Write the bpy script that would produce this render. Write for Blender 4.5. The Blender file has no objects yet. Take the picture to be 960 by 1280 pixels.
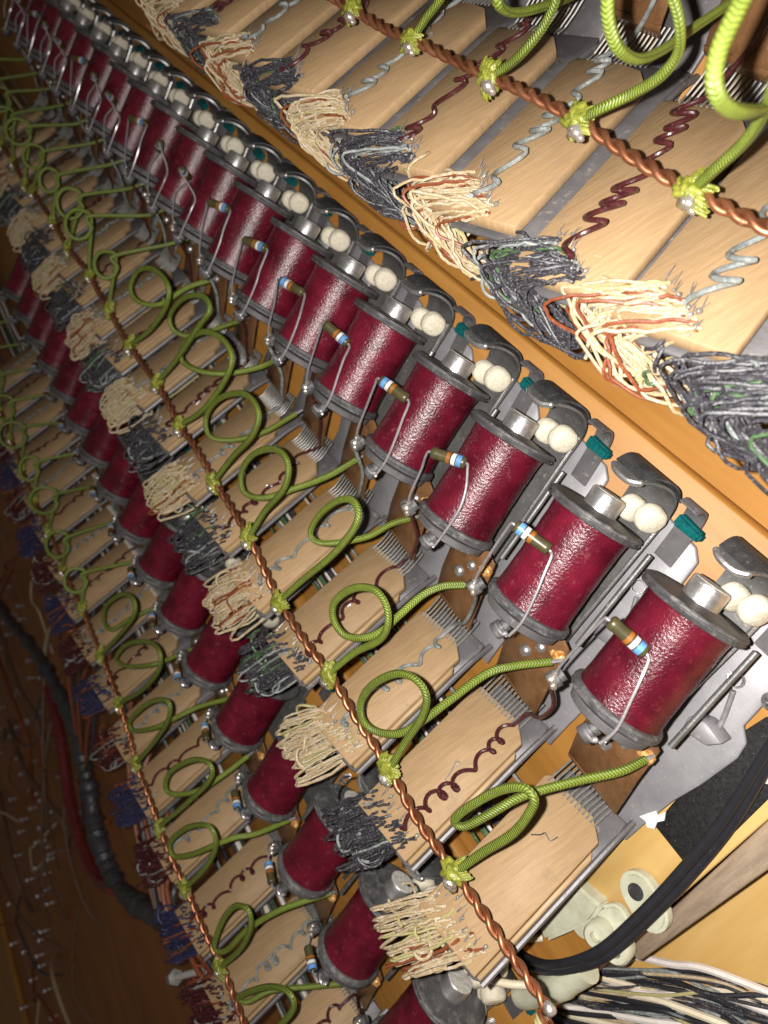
import bpy, bmesh, math, random
import numpy as np
from mathutils import Vector, Matrix
S = 0.001                                     # everything below is written in millimetres
sc = bpy.context.scene
COL = sc.collection

FPX = 947.70                                  # focal length in pixels of a 1280-pixel-high frame
# ---------------------------------------------------------------- camera
EX = Vector((0.512108, 0.399967, -0.760113)); EY = Vector((0.634729, -0.772444, 0.021178)); EZ = Vector((-0.578675, -0.493311, -0.649445))   # image right, image down, viewing direction
CAM = Vector((10.703644, 172.085140, 149.636493))
cd = bpy.data.cameras.new('camera'); cam = bpy.data.objects.new('camera', cd); COL.objects.link(cam)
M = Matrix((( EX.x, -EY.x, -EZ.x, CAM.x*S), (EX.y, -EY.y, -EZ.y, CAM.y*S), (EX.z, -EY.z, -EZ.z, CAM.z*S), (0,0,0,1)))
cam.matrix_world = M
cd.sensor_fit = 'VERTICAL'; cd.sensor_height = 4.8; cd.sensor_width = 3.6
cd.lens = 4.8*FPX/1280
cd.clip_start = 0.005; cd.clip_end = 20
cd.dof.use_dof = True; cd.dof.focus_distance = 0.215; cd.dof.aperture_fstop = 2.6
sc.camera = cam

# ---------------------------------------------------------------- world: a dim room
w = bpy.data.worlds.new('World'); sc.world = w; w.use_nodes = True
bg = w.node_tree.nodes['Background']; bg.inputs[0].default_value = (1.0, 0.86, 0.68, 1); bg.inputs[1].default_value = 0.06

# ---------------------------------------------------------------- the phone's flash, beside its lens
ld = bpy.data.lights.new('flash', 'POINT'); ld.energy = 5.0; ld.color = (1.0, 0.965, 0.915); ld.shadow_soft_size = 0.0016
lo = bpy.data.objects.new('flash', ld); COL.objects.link(lo)
lo.location = (CAM + EX*-9.5 + EY*-2.0 + EZ*1.0)*S

vs = sc.view_settings; vs.view_transform = 'Standard'; vs.look = 'None'; vs.exposure = 0.0; vs.gamma = 1.0
sc.render.engine = 'CYCLES'
sc.cycles.max_bounces = 5; sc.cycles.glossy_bounces = 3; sc.cycles.diffuse_bounces = 2; sc.cycles.caustics_reflective = False

rnd = random.Random(7)
def U(a, b): return rnd.uniform(a, b)

# ---------------------------------------------------------------- materials
def mat(name, col, rough=0.6, metal=0.0, col2=None, ns=300, dust=0.0, dust_col=(0.42,0.38,0.34), dust_s=900, bump=0.0, bs=900,
        spec=0.5, stretch=None, uv=None, sss=0, vary=0.0, speck=0.0):
    m = bpy.data.materials.new(name); m.use_nodes = True
    nt = m.node_tree; N = nt.nodes; L = nt.links
    b = N['Principled BSDF']; b.inputs['Roughness'].default_value = rough; b.inputs['Metallic'].default_value = metal
    b.inputs['Specular IOR Level'].default_value = spec
    tc = N.new('ShaderNodeTexCoord'); oi = N.new('ShaderNodeObjectInfo')
    add = N.new('ShaderNodeVectorMath'); add.operation = 'ADD'
    cmb = N.new('ShaderNodeCombineXYZ'); mm = N.new('ShaderNodeMath'); mm.operation = 'MULTIPLY'; mm.inputs[1].default_value = 3.7
    L.new(oi.outputs['Random'], mm.inputs[0]); L.new(mm.outputs[0], cmb.inputs[0]); L.new(mm.outputs[0], cmb.inputs[1])
    L.new(tc.outputs['Object'], add.inputs[0]); L.new(cmb.outputs[0], add.inputs[1])
    vec = add.outputs[0]
    if stretch:
        mp = N.new('ShaderNodeMapping'); mp.inputs['Rotation'].default_value = stretch[1]; mp.inputs['Scale'].default_value = stretch[0]
        L.new(tc.outputs['Object'], mp.inputs[0])
        a2 = N.new('ShaderNodeVectorMath'); a2.operation = 'ADD'; L.new(mp.outputs[0], a2.inputs[0]); L.new(cmb.outputs[0], a2.inputs[1])
        svec = a2.outputs[0]
    else: svec = vec
    def noise(v, s, d=4, r=0.6):
        n = N.new('ShaderNodeTexNoise'); n.inputs['Scale'].default_value = s; n.inputs['Detail'].default_value = d; n.inputs['Roughness'].default_value = r
        L.new(v, n.inputs['Vector']); return n.outputs['Fac']
    def ramp(f, a, c):
        r = N.new('ShaderNodeMapRange'); r.inputs[1].default_value = a; r.inputs[2].default_value = c; r.clamp = True
        L.new(f, r.inputs[0]); return r.outputs[0]
    def mix(f, A, B):
        x = N.new('ShaderNodeMix'); x.data_type = 'RGBA'
        if isinstance(f, float): x.inputs[0].default_value = f
        else: L.new(f, x.inputs[0])
        for k, c in ((6, A), (7, B)):
            if isinstance(c, tuple): x.inputs[k].default_value = (*c, 1)
            else: L.new(c, x.inputs[k])
        return x.outputs[2]
    c2 = col2 or tuple(x*0.7 for x in col)
    c = mix(ramp(noise(svec, ns), 0.35, 0.65), col, c2)
    h = None
    if uv:                                     # braided sleeve: chevrons along the length
        sp = N.new('ShaderNodeSeparateXYZ'); L.new(tc.outputs['UV'], sp.inputs[0])
        def mth(op, a, bb=None):
            q = N.new('ShaderNodeMath'); q.operation = op
            for k, v in enumerate((a, bb)):
                if v is None: continue
                if isinstance(v, (int, float)): q.inputs[k].default_value = v
                else: L.new(v, q.inputs[k])
            return q.outputs[0]
        fu = mth('FRACT', mth('MULTIPLY', sp.outputs[0], 2.0))
        d = mth('ABSOLUTE', mth('SUBTRACT', fu, 0.5))
        s = mth('SINE', mth('MULTIPLY', mth('ADD', mth('MULTIPLY', sp.outputs[1], 1/uv), mth('MULTIPLY', d, 2.2)), 6.2832))
        s = mth('ADD', mth('MULTIPLY', s, 0.5), 0.5)
        groove = ramp(d, 0.36, 0.5)
        h = mth('MULTIPLY', s, mth('SUBTRACT', 1.0, groove))
        c = mix(ramp(h, 0.05, 0.5), tuple(x*0.30 for x in col), c)
    if speck:
        c = mix(ramp(noise(vec, 2600, 2), 0.78-speck, 0.84-speck), c, (0.62,0.56,0.5))
    if dust:
        f = ramp(noise(vec, dust_s, 5, 0.7), 0.62-dust*0.3, 0.8-dust*0.2)
        c = mix(f, c, dust_col)
        r = N.new('ShaderNodeMix'); r.data_type = 'FLOAT'; L.new(f, r.inputs[0]); r.inputs[2].default_value = rough; r.inputs[3].default_value = 0.85
        L.new(r.outputs[0], b.inputs['Roughness'])
        if metal:
            r2 = N.new('ShaderNodeMix'); r2.data_type = 'FLOAT'; L.new(f, r2.inputs[0]); r2.inputs[2].default_value = metal; r2.inputs[3].default_value = 0.0
            L.new(r2.outputs[0], b.inputs['Metallic'])
    if vary:                                   # no two pieces quite the same shade
        hs = N.new('ShaderNodeHueSaturation'); vr = N.new('ShaderNodeMapRange'); vr.inputs[3].default_value = 1-vary; vr.inputs[4].default_value = 1+vary
        L.new(oi.outputs['Random'], vr.inputs[0]); L.new(vr.outputs[0], hs.inputs['Value']); L.new(c, hs.inputs['Color']); c = hs.outputs[0]
    L.new(c, b.inputs['Base Color'])
    if bump:
        bp = N.new('ShaderNodeBump'); bp.inputs['Strength'].default_value = bump; bp.inputs['Distance'].default_value = 0.0003
        L.new(h if h is not None else noise(svec, bs, 3), bp.inputs['Height']); L.new(bp.outputs[0], b.inputs['Normal'])
    if sss:
        b.inputs['Subsurface Weight'].default_value = sss; b.inputs['Subsurface Radius'].default_value = (0.002,0.002,0.0015)
    return m

ROT45 = (math.radians(45), 0, 0)
MT = dict(
 red   = mat('red_cloth', (0.128,0.0066,0.0195), 0.27, 0, (0.062,0.0030,0.0095), 110, dust=0.14, dust_col=(0.165,0.030,0.040), dust_s=380, bump=0.66, bs=1350, spec=0.55, speck=0.03, vary=0.16),
 flange= mat('vulcan_fibre', (0.050,0.049,0.051), 0.5, 0, (0.095,0.091,0.094), 200, dust=0.36, dust_col=(0.20,0.19,0.185), dust_s=330, bump=0.5, bs=1400, speck=0.015),
 steel = mat('turned_steel', (0.62,0.60,0.60), 0.36, 0.85, (0.45,0.44,0.43), 500, bump=0.25, bs=1800, dust=0.06),
 face  = mat('filed_steel', (0.80,0.77,0.71), 0.6, 0.3, (0.50,0.48,0.43), 500, bump=0.8, bs=600, stretch=((1,7,1),(0,0,0.6)), dust=0.05),
 zinc  = mat('zinc_plate', (0.35,0.34,0.355), 0.56, 0.35, (0.275,0.265,0.28), 90, dust=0.05, dust_col=(0.45,0.42,0.40), dust_s=600, bump=0.15, bs=700, speck=0.03),
 neck  = mat('dull_plate', (0.21,0.198,0.205), 0.52, 0.5, (0.15,0.142,0.147), 120, dust=0.12, dust_col=(0.33,0.27,0.22), dust_s=300, bump=0.2, speck=0.03),
 arm   = mat('armature_plate', (0.29,0.285,0.28), 0.40, 0.7, (0.19,0.185,0.18), 160, dust=0.06, dust_s=700, bump=0.2, speck=0.07),
 armk  = mat('blackened_steel', (0.030,0.030,0.032), 0.5, 0.0, (0.055,0.054,0.055), 260, dust=0.12, dust_col=(0.2,0.19,0.18), dust_s=900, speck=0.05, spec=0.35),
 solder= mat('solder', (0.58,0.56,0.54), 0.3, 0.7, (0.42,0.34,0.26), 500, bump=0.8, bs=900),
 flux  = mat('resin_flux', (0.45,0.12,0.015), 0.15, 0.2, (0.75,0.5,0.2), 900, bump=0.5, bs=900),
 lead  = mat('tinned_lead', (0.66,0.63,0.66), 0.33, 0.7, (0.5,0.47,0.5), 700),
 block = mat('tan_pressboard', (0.385,0.250,0.130), 0.62, 0, (0.320,0.203,0.102), 330, bump=0.4, bs=700, stretch=((3.0,0.3,0.3),(0,0,0)), dust=0.16, dust_col=(0.28,0.195,0.12), dust_s=120, speck=0.045, vary=0.10),
 side  = mat('pale_maple', (0.42,0.285,0.15), 0.5, 0, (0.33,0.21,0.10), 260, stretch=((3,0.2,0.2),(0,0,0))),
 wood  = mat('varnished_wood', (0.43,0.200,0.040), 0.55, 0, (0.345,0.15,0.027), 60, bump=0.12, bs=260, stretch=((0.25,2.2,2.2),(0,0,0.05)), speck=0.03),
 woodp = mat('pale_varnished_wood', (0.66,0.43,0.16), 0.45, 0, (0.57,0.34,0.10), 60, bump=0.12, bs=260, stretch=((2.0,0.25,1),(0,0,0.3)), speck=0.04),
 edge  = mat('weathered_wood', (0.38,0.285,0.20), 0.75, 0, (0.27,0.195,0.135), 220, bump=0.5, bs=700, stretch=((2.5,0.3,1),(0,0,0)), dust=0.1),
 dark  = mat('dark_stained_wood', (0.33,0.120,0.024), 0.5, 0, (0.23,0.078,0.015), 20, bump=0.1, bs=90, stretch=((0.3,2,1),(0,0,0.2)), speck=0.02),
 feltw = mat('white_felt', (0.74,0.68,0.55), 0.95, 0, (0.62,0.55,0.43), 900, bump=0.8, bs=2400, spec=0.1),
 teal  = mat('teal_felt', (0.005,0.115,0.115), 0.95, 0, (0.004,0.07,0.075), 900, bump=0.8, bs=1800, spec=0.1),
 feltk = mat('black_felt', (0.018,0.017,0.018), 0.95, 0, (0.035,0.033,0.035), 900, bump=0.8, bs=1500, spec=0.1, speck=0.07),
 cord  = mat('green_braid', (0.235,0.305,0.045), 0.42, 0, (0.18,0.235,0.032), 400, bump=0.7, spec=0.5, uv=0.85, vary=0.12),
 frayed= mat('frayed_green_silk', (0.31,0.315,0.048), 0.27, 0, (0.15,0.165,0.018), 420, bump=0.9, bs=1500, spec=0.6),
 copper= mat('copper', (0.50,0.21,0.105), 0.40, 0.8, (0.25,0.085,0.040), 120, dust=0.14, dust_col=(0.16,0.10,0.06), dust_s=240, bump=0.15),
 tongue= mat('brown_fibre', (0.175,0.085,0.035), 0.36, 0, (0.11,0.05,0.02), 200, bump=0.15, bs=600, speck=0.07),
 tine  = mat('tinned_tine', (0.36,0.345,0.32), 0.48, 0.5, (0.25,0.24,0.225), 800),
 tan   = mat('tan_insulation', (0.46,0.355,0.21), 0.55, 0, (0.40,0.285,0.135), 400, dust=0.48, dust_col=(0.56,0.53,0.49), dust_s=1100, bump=0.5, bs=1800),
 olive = mat('olive_insulation', (0.36,0.33,0.13), 0.5, 0, (0.42,0.36,0.18), 400, dust=0.2, dust_col=(0.62,0.57,0.48), dust_s=1100),
 rust  = mat('rust_insulation', (0.24,0.065,0.022), 0.45, 0, (0.17,0.04,0.015), 400, dust=0.1, bump=0.3),
 black = mat('black_insulation', (0.022,0.021,0.026), 0.38, 0, (0.045,0.042,0.05), 400, dust=0.26, dust_col=(0.31,0.29,0.30), dust_s=1500, bump=0.5, bs=1800),
 green = mat('green_insulation', (0.035,0.085,0.03), 0.45, 0, (0.07,0.12,0.05), 400, dust=0.2, dust_col=(0.4,0.42,0.36), dust_s=1100),
 blue  = mat('blue_insulation', (0.022,0.024,0.085), 0.5, 0, (0.035,0.03,0.07), 400, dust=0.12, dust_col=(0.2,0.19,0.24), dust_s=1100),
 maroon= mat('maroon_sleeve', (0.075,0.016,0.018), 0.32, 0, (0.05,0.01,0.012), 500, bump=0.35, bs=900, dust=0.05),
 grey  = mat('grey_sleeve', (0.27,0.285,0.275), 0.55, 0, (0.13,0.15,0.145), 400, dust=0.25, dust_col=(0.5,0.49,0.47), dust_s=900, bump=0.5),
 rubber= mat('black_rubber', (0.016,0.016,0.019), 0.42, 0, (0.022,0.022,0.028), 200, speck=0.02),
 cream = mat('cream_wire', (0.74,0.66,0.50), 0.45, 0, (0.68,0.58,0.42), 300, dust=0.08),
 white = mat('white_wire', (0.76,0.70,0.66), 0.45, 0, (0.70,0.62,0.58), 300, dust=0.06),
 wine  = mat('dark_red_wire', (0.14,0.012,0.016), 0.4, 0, (0.09,0.008,0.01), 300, dust=0.12, dust_s=900),
 nylon = mat('milky_nylon', (0.62,0.62,0.48), 0.3, 0, (0.47,0.46,0.33), 120, spec=0.5, sss=0.25),
 olivb = mat('resistor_body', (0.075,0.064,0.026), 0.36, 0, (0.055,0.045,0.02), 500),
 bblue = mat('blue_band', (0.12,0.30,0.62), 0.4), bwhite = mat('white_band', (0.72,0.70,0.70), 0.4), borange = mat('orange_band', (0.33,0.12,0.02), 0.4),
 dusty = mat('dusty_brown_insulation', (0.17,0.10,0.06), 0.6, 0, (0.11,0.06,0.035), 200, dust=0.2, dust_col=(0.28,0.2,0.15), dust_s=500),
 chalk = mat('white_paint', (0.8,0.79,0.75), 0.6, 0, (0.72,0.7,0.66), 600, bump=0.4),
)

# ---------------------------------------------------------------- mesh helpers (millimetres in, metres out)
class MB:
    def __init__(s): s.v = []; s.f = []; s.uv = {}; s.mi = []; s.cur = 0
    def add(s, v, f, uv=None):
        o = len(s.v); s.v += [tuple(p) for p in v]
        for k, q in enumerate(f):
            if uv: s.uv[len(s.f)] = uv[k]
            s.f.append(tuple(i+o for i in q)); s.mi.append(s.cur)
    def mesh(s, name, mats, smooth=True, angle=40):
        me = bpy.data.meshes.new(name)
        me.from_pydata([(p[0]*S, p[1]*S, p[2]*S) for p in s.v], [], s.f)
        if not isinstance(mats, (list, tuple)): mats = [mats]
        for m in mats: me.materials.append(MT[m])
        if len(mats) > 1: me.polygons.foreach_set('material_index', s.mi)
        if s.uv:
            ul = me.uv_layers.new(name='UVMap'); dat = np.zeros(len(me.loops)*2, np.float32)
            for p in me.polygons:
                q = s.uv.get(p.index)
                if q:
                    for k, li in enumerate(p.loop_indices): dat[2*li:2*li+2] = q[k]
            ul.data.foreach_set('uv', dat)
        me.polygons.foreach_set('use_smooth', [smooth]*len(me.polygons))
        if smooth: me.set_sharp_from_angle(angle=math.radians(angle))
        me.update()
        return me

def catmull(P, n=6):
    P = np.array(P, float)
    if len(P) < 3: return P
    Q = np.vstack([2*P[0]-P[1], P, 2*P[-1]-P[-2]]); out = []
    t = np.linspace(0, 1, n, endpoint=False)[:, None]
    for i in range(1, len(Q)-2):
        a, b, c, d = Q[i-1], Q[i], Q[i+1], Q[i+2]
        out.append(0.5*(2*b+(c-a)*t+(2*a-5*b+4*c-d)*t**2+(3*b-a-3*c+d)*t**3))
    out.append(P[-1:]); return np.vstack(out)

def tube(mb, P, r, n=8, uv=False, lobes=0.0, cap=True):
    P = np.array(P, float); m = len(P)
    T = np.gradient(P, axis=0); T /= np.linalg.norm(T, axis=1)[:, None]+1e-12
    a = np.array([0,0,1.0]); 
    if abs(T[0]@a) > 0.9: a = np.array([1.0,0,0])
    N = np.cross(T[0], a); N /= np.linalg.norm(N); V = []; 
    R = np.full(m, r) if np.isscalar(r) else np.array(r)
    L = np.concatenate([[0], np.cumsum(np.linalg.norm(np.diff(P, axis=0), axis=1))])
    th = np.arange(n)*2*math.pi/n; k = 1+lobes*np.cos(2*th)
    for i in range(m):
        N = N-T[i]*(N@T[i]); N /= np.linalg.norm(N)+1e-12; B = np.cross(T[i], N)
        V.append(P[i]+R[i]*(k*np.cos(th))[:, None]*N+R[i]*(k*np.sin(th))[:, None]*B)
    V = np.vstack(V); F = []; UV = []
    for i in range(m-1):
        for j in range(n):
            j2 = (j+1) % n
            F.append((i*n+j, i*n+j2, (i+1)*n+j2, (i+1)*n+j))
            if uv: UV.append(((j/n, L[i]), ((j+1)/n, L[i]), ((j+1)/n, L[i+1]), (j/n, L[i+1])))
    if cap:
        F.append(tuple(range(n-1, -1, -1))); F.append(tuple((m-1)*n+j for j in range(n)))
        if uv: UV += [((0,0),)*n, ((0,0),)*n]
    mb.add(V.tolist(), F, UV if uv else None)

def lathe(mb, c, ax, prof, n=28, wob=0.0):            # prof: list of (distance along axis, radius)
    c = np.array(c, float); ax = np.array(ax, float); ax /= np.linalg.norm(ax)
    a = np.array([0,0,1.0]) if abs(ax[2]) < 0.9 else np.array([1.0,0,0])
    x = np.cross(a, ax); x /= np.linalg.norm(x); y = np.cross(ax, x)
    th = np.arange(n)*2*math.pi/n; V = []; F = []; wr = np.random.RandomState(5)
    for d, r in prof:
        r = r+wob*(np.sin(3*th+1)+np.sin(7*th)*0.6+wr.uniform(-1,1,n)*0.7) if wob else np.full(n, r); V += (c+ax*d+r[:, None]*np.cos(th)[:, None]*x+r[:, None]*np.sin(th)[:, None]*y).tolist()
    for i in range(len(prof)-1):
        for j in range(n): F.append((i*n+j, i*n+(j+1) % n, (i+1)*n+(j+1) % n, (i+1)*n+j))
    F.append(tuple(range(n-1, -1, -1))); F.append(tuple((len(prof)-1)*n+j for j in range(n)))
    mb.add(V, F)

def prism(mb, poly, z0, z1, f=None):          # polygon (x,y) extruded z0..z1; f maps a point
    n = len(poly); V = [(x, y, z0) for x, y in poly]+[(x, y, z1) for x, y in poly]
    if f: V = [tuple(f(p)) for p in V]
    F = [tuple(range(n-1, -1, -1)), tuple(range(n, 2*n))]+[(i, (i+1) % n, n+(i+1) % n, n+i) for i in range(n)]
    mb.add(V, F)

def ribbon(mb, P, W, t, wdir=(1,0,0)):        # bent strip: path points, (left,right) width pairs along wdir, thickness t
    P = np.array(P, float); wd = np.array(wdir, float); wd /= np.linalg.norm(wd)
    T = np.gradient(P, axis=0); T /= np.linalg.norm(T, axis=1)[:, None]
    V = []
    for p, tt, (a, b) in zip(P, T, W):
        n = np.cross(wd, tt); n /= np.linalg.norm(n)
        V += [p+wd*a, p+wd*b, p+wd*b+n*t, p+wd*a+n*t]
    F = []
    for i in range(len(P)-1):
        for j in range(4): F.append((i*4+j, (i+1)*4+j, (i+1)*4+(j+1) % 4, i*4+(j+1) % 4))
    k = (len(P)-1)*4; F += [(0,1,2,3), (k+3,k+2,k+1,k)]
    mb.add([tuple(v) for v in V], F)

def ball(mb, c, r, nu=10, nv=7, noise=0.0, seed=0):
    rr = np.random.RandomState(seed); r = np.array((r,r,r) if np.isscalar(r) else r, float); V = []; F = []
    for i in range(nv+1):
        a = math.pi*i/nv
        for j in range(nu):
            b = 2*math.pi*j/nu; k = 1+noise*(rr.rand()-0.5)*(0 if i in (0, nv) else 1)
            V.append((c[0]+r[0]*k*math.sin(a)*math.cos(b), c[1]+r[1]*k*math.sin(a)*math.sin(b), c[2]+r[2]*k*math.cos(a)))
    for i in range(nv):
        for j in range(nu): F.append((i*nu+j, (i+1)*nu+j, (i+1)*nu+(j+1) % nu, i*nu+(j+1) % nu))
    mb.add(V, F)

def link(name, me, parent=None, loc=None, rot=None):
    o = bpy.data.objects.new(name, me); COL.objects.link(o)
    if parent: o.parent = parent
    if loc: o.location = [c*S for c in loc]
    if rot: o.rotation_euler = rot
    return o
def tag(o, label, cat, group=None):
    o['label'] = label; o['category'] = cat
    if group: o['group'] = group
    return o
def empty(name, loc): 
    o = bpy.data.objects.new(name, None); COL.objects.link(o); o.location = [c*S for c in loc]; o.empty_display_size = 0.01; return o
def struct(name, mb, m, **k):
    o = link(name, mb.mesh(name, m, **k)); o['kind'] = 'structure'; return o
def bevelled(mb, name, m, w, seg=2):
    me = mb.mesh(name, m, smooth=False); b = bmesh.new(); b.from_mesh(me); bmesh.ops.recalc_face_normals(b, faces=b.faces)
    bmesh.ops.bevel(b, geom=[e for e in b.edges if e.calc_face_angle(0) > 0.35], offset=w*S, segments=seg, affect='EDGES', clamp_overlap=True)
    b.to_mesh(me); b.free(); me.polygons.foreach_set('use_smooth', [True]*len(me.polygons)); me.set_sharp_from_angle(angle=math.radians(50)); return me

# ---------------------------------------------------------------- measured positions of joints, cords and cables (mm)
CORD_B = {1: [(-37.9, 0.2, -1.0), (-35.1, 13.1, 0.3), (-31.9, 28.0, 2.3), (-31.5, 40.3, 5.0), (-33.0, 44.6, 6.3), (-36.7, 42.6, 6.3), (-41.0, 33.8, 5.0), (-45.1, 19.0, 3.0), (-46.0, 11.2, 1.3), (-43.4, 12.2, 0.0), (-40.8, 21.1, -1.3), (-38.8, 29.9, -4.0), (-36.7, 34.9, -8.0), (-32.5, 42.6, -14.7), (-28.6, 48.9, -21.7), (-27.8, 51.9, -29.0)], 2: [(-73.7, -0.1, -1.0), (-72.8, 11.3, 0.3), (-71.7, 24.4, 2.3), (-72.7, 33.4, 5.0), (-77.5, 35.0, 6.3), (-83.8, 30.5, 6.3), (-89.6, 19.6, 5.0), (-92.3, 8.5, 3.0), (-90.0, 1.5, 1.3), (-84.5, 1.6, 0.0), (-77.5, 8.5, -1.3), (-74.5, 17.2, -4.0), (-73.1, 26.8, -8.0), (-71.6, 38.9, -14.7), (-69.7, 42.9, -21.7), (-63.9, 49.8, -29.0)], 3: [(-112.1, 0.2, -1.0), (-105.9, 13.9, 0.3), (-98.4, 28.2, 2.3), (-96.8, 37.8, 5.0), (-100.5, 42.7, 6.3), (-107.2, 41.7, 6.3), (-115.3, 33.7, 5.0), (-121.0, 21.9, 3.0), (-119.3, 15.3, 1.3), (-113.1, 14.4, 0.0), (-106.5, 20.0, -1.3), (-103.9, 25.5, -4.0), (-104.1, 31.4, -8.0), (-105.1, 38.4, -14.7), (-105.0, 41.5, -21.7), (-103.1, 43.1, -29.0)], 4: [(-148.7, -3.5, -1.0), (-141.3, 12.5, 0.5), (-131.7, 31.8, 3.2), (-125.9, 46.6, 5.6), (-125.1, 55.3, 6.8), (-131.9, 55.7, 5.3), (-139.9, 48.7, 3.2), (-146.7, 37.3, 1.2), (-148.6, 27.8, -0.3), (-144.2, 27.1, -1.8), (-137.7, 33.0, -6.2), (-134.7, 37.7, -12.6), (-135.2, 42.3, -20.5), (-134.7, 45.2, -29.0)], 5: [(-179.5, 0.5, -1.0), (-174.8, 15.5, 0.8), (-165.4, 34.2, 4.3), (-165.8, 44.3, 6.5), (-175.9, 43.1, 5.7), (-190.0, 31.1, 3.4), (-196.5, 17.7, 1.1), (-192.9, 10.8, -0.7), (-183.7, 15.2, -3.6), (-176.1, 25.9, -9.8), (-172.8, 34.1, -19.0), (-173.2, 41.6, -29.0)], 6: [(-213.5, 0.8, -1.0), (-206.0, 17.6, 1.0), (-193.1, 36.8, 5.0), (-191.8, 48.0, 7.0), (-207.3, 46.0, 5.0), (-226.6, 31.7, 2.0), (-235.2, 17.7, 0.0), (-231.1, 10.5, -2.0), (-223.5, 14.1, -8.0), (-218.6, 22.2, -18.0), (-217.5, 32.9, -29.0)], 7: [(-252.1, 0.9, -1.0), (-238.2, 18.4, 0.8), (-224.1, 40.8, 4.3), (-220.8, 53.2, 6.5), (-233.4, 54.3, 5.7), (-253.1, 46.5, 3.4), (-269.1, 32.0, 1.1), (-270.4, 23.6, -0.7), (-259.7, 25.1, -3.6), (-248.9, 30.8, -9.8), (-241.6, 39.1, -19.0), (-244.4, 42.6, -29.0)], 8: [(-285.0, 3.4, -1.0), (-271.9, 22.4, 1.0), (-254.8, 47.1, 5.0), (-246.5, 59.5, 7.0), (-258.8, 59.3, 5.0), (-279.0, 48.4, 2.0), (-290.9, 34.7, 0.0), (-287.7, 28.8, -2.0), (-281.4, 30.3, -8.0), (-279.1, 37.2, -18.0), (-280.2, 42.4, -29.0)], 9: [(-321.7, 1.2, -1.0), (-304.3, 19.0, 1.0), (-287.1, 39.8, 5.0), (-286.2, 49.8, 7.0), (-307.3, 47.3, 5.0), (-330.3, 36.4, 2.0), (-338.7, 23.4, 0.0), (-330.6, 20.7, -2.0), (-320.2, 25.8, -8.0), (-318.9, 36.8, -18.0), (-319.3, 42.9, -29.0)]}
CORD_C = {0: [(-89.5, -165.9, -5.0), (-85.3, -142.7, -3.2), (-84.3, -120.7, 0.3), (-88.3, -112.4, 2.5), (-95.1, -122.9, 1.7), (-98.3, -143.3, -0.6), (-96.5, -163.2, -2.9), (-91.8, -157.5, -4.7), (-90.4, -140.1, -7.6), (-87.0, -123.3, -13.8), (-83.0, -113.0, -23.0), (-81.8, -112.6, -33.0)], 1: [(-128.0, -170.1, -5.0), (-122.2, -139.6, -3.2), (-120.9, -118.7, 0.3), (-127.2, -115.1, 2.5), (-138.9, -135.3, 1.7), (-146.7, -160.4, -0.6), (-143.2, -167.5, -2.9), (-134.8, -153.4, -4.7), (-128.2, -137.3, -7.6), (-125.0, -129.2, -13.8), (-122.7, -127.4, -23.0), (-117.9, -114.4, -33.0)], 2: [(-162.4, -171.6, -5.0), (-149.9, -134.2, -3.0), (-139.5, -101.0, 1.0), (-141.6, -92.0, 3.0), (-154.7, -107.8, 1.0), (-168.3, -136.4, -2.0), (-169.2, -151.2, -4.0), (-162.8, -148.1, -6.0), (-155.6, -136.6, -12.0), (-155.7, -129.0, -22.0), (-157.5, -121.4, -33.0)], 3: [(-199.0, -171.1, -5.0), (-189.5, -141.6, -3.0), (-180.9, -113.0, 1.0), (-183.3, -102.4, 3.0), (-199.1, -122.5, 1.0), (-213.5, -154.7, -2.0), (-210.6, -160.0, -4.0), (-197.6, -142.2, -6.0), (-192.5, -129.7, -12.0), (-191.1, -122.4, -22.0), (-185.9, -113.3, -33.0)], 4: [(-232.8, -166.7, -5.0), (-214.8, -133.2, -3.0), (-201.8, -103.8, 1.0), (-202.3, -91.2, 3.0), (-216.5, -99.2, 1.0), (-239.1, -125.2, -2.0), (-249.2, -147.6, -4.0), (-238.6, -142.7, -6.0), (-225.5, -127.5, -12.0), (-224.5, -122.5, -22.0), (-224.3, -117.3, -33.0)], 5: [(-266.6, -166.3, -5.0), (-250.5, -130.1, -2.6), (-236.9, -102.0, 1.4), (-240.1, -93.9, 2.3), (-256.8, -106.6, -0.3), (-274.4, -132.6, -3.1), (-275.8, -146.9, -5.3), (-274.3, -152.7, -10.7), (-276.6, -147.7, -20.9), (-271.1, -133.6, -33.0)], -1: [(-55.0, -166.6, -5.0), (-52.4, -140.5, -3.0), (-50.4, -114.3, 1.0), (-54.1, -107.9, 3.0), (-62.3, -121.8, 1.0), (-70.8, -147.8, -2.0), (-73.9, -162.1, -4.0), (-70.5, -159.5, -6.0), (-67.6, -148.8, -12.0), (-59.3, -136.7, -22.0), (-51.7, -127.0, -33.0)]}
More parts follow.
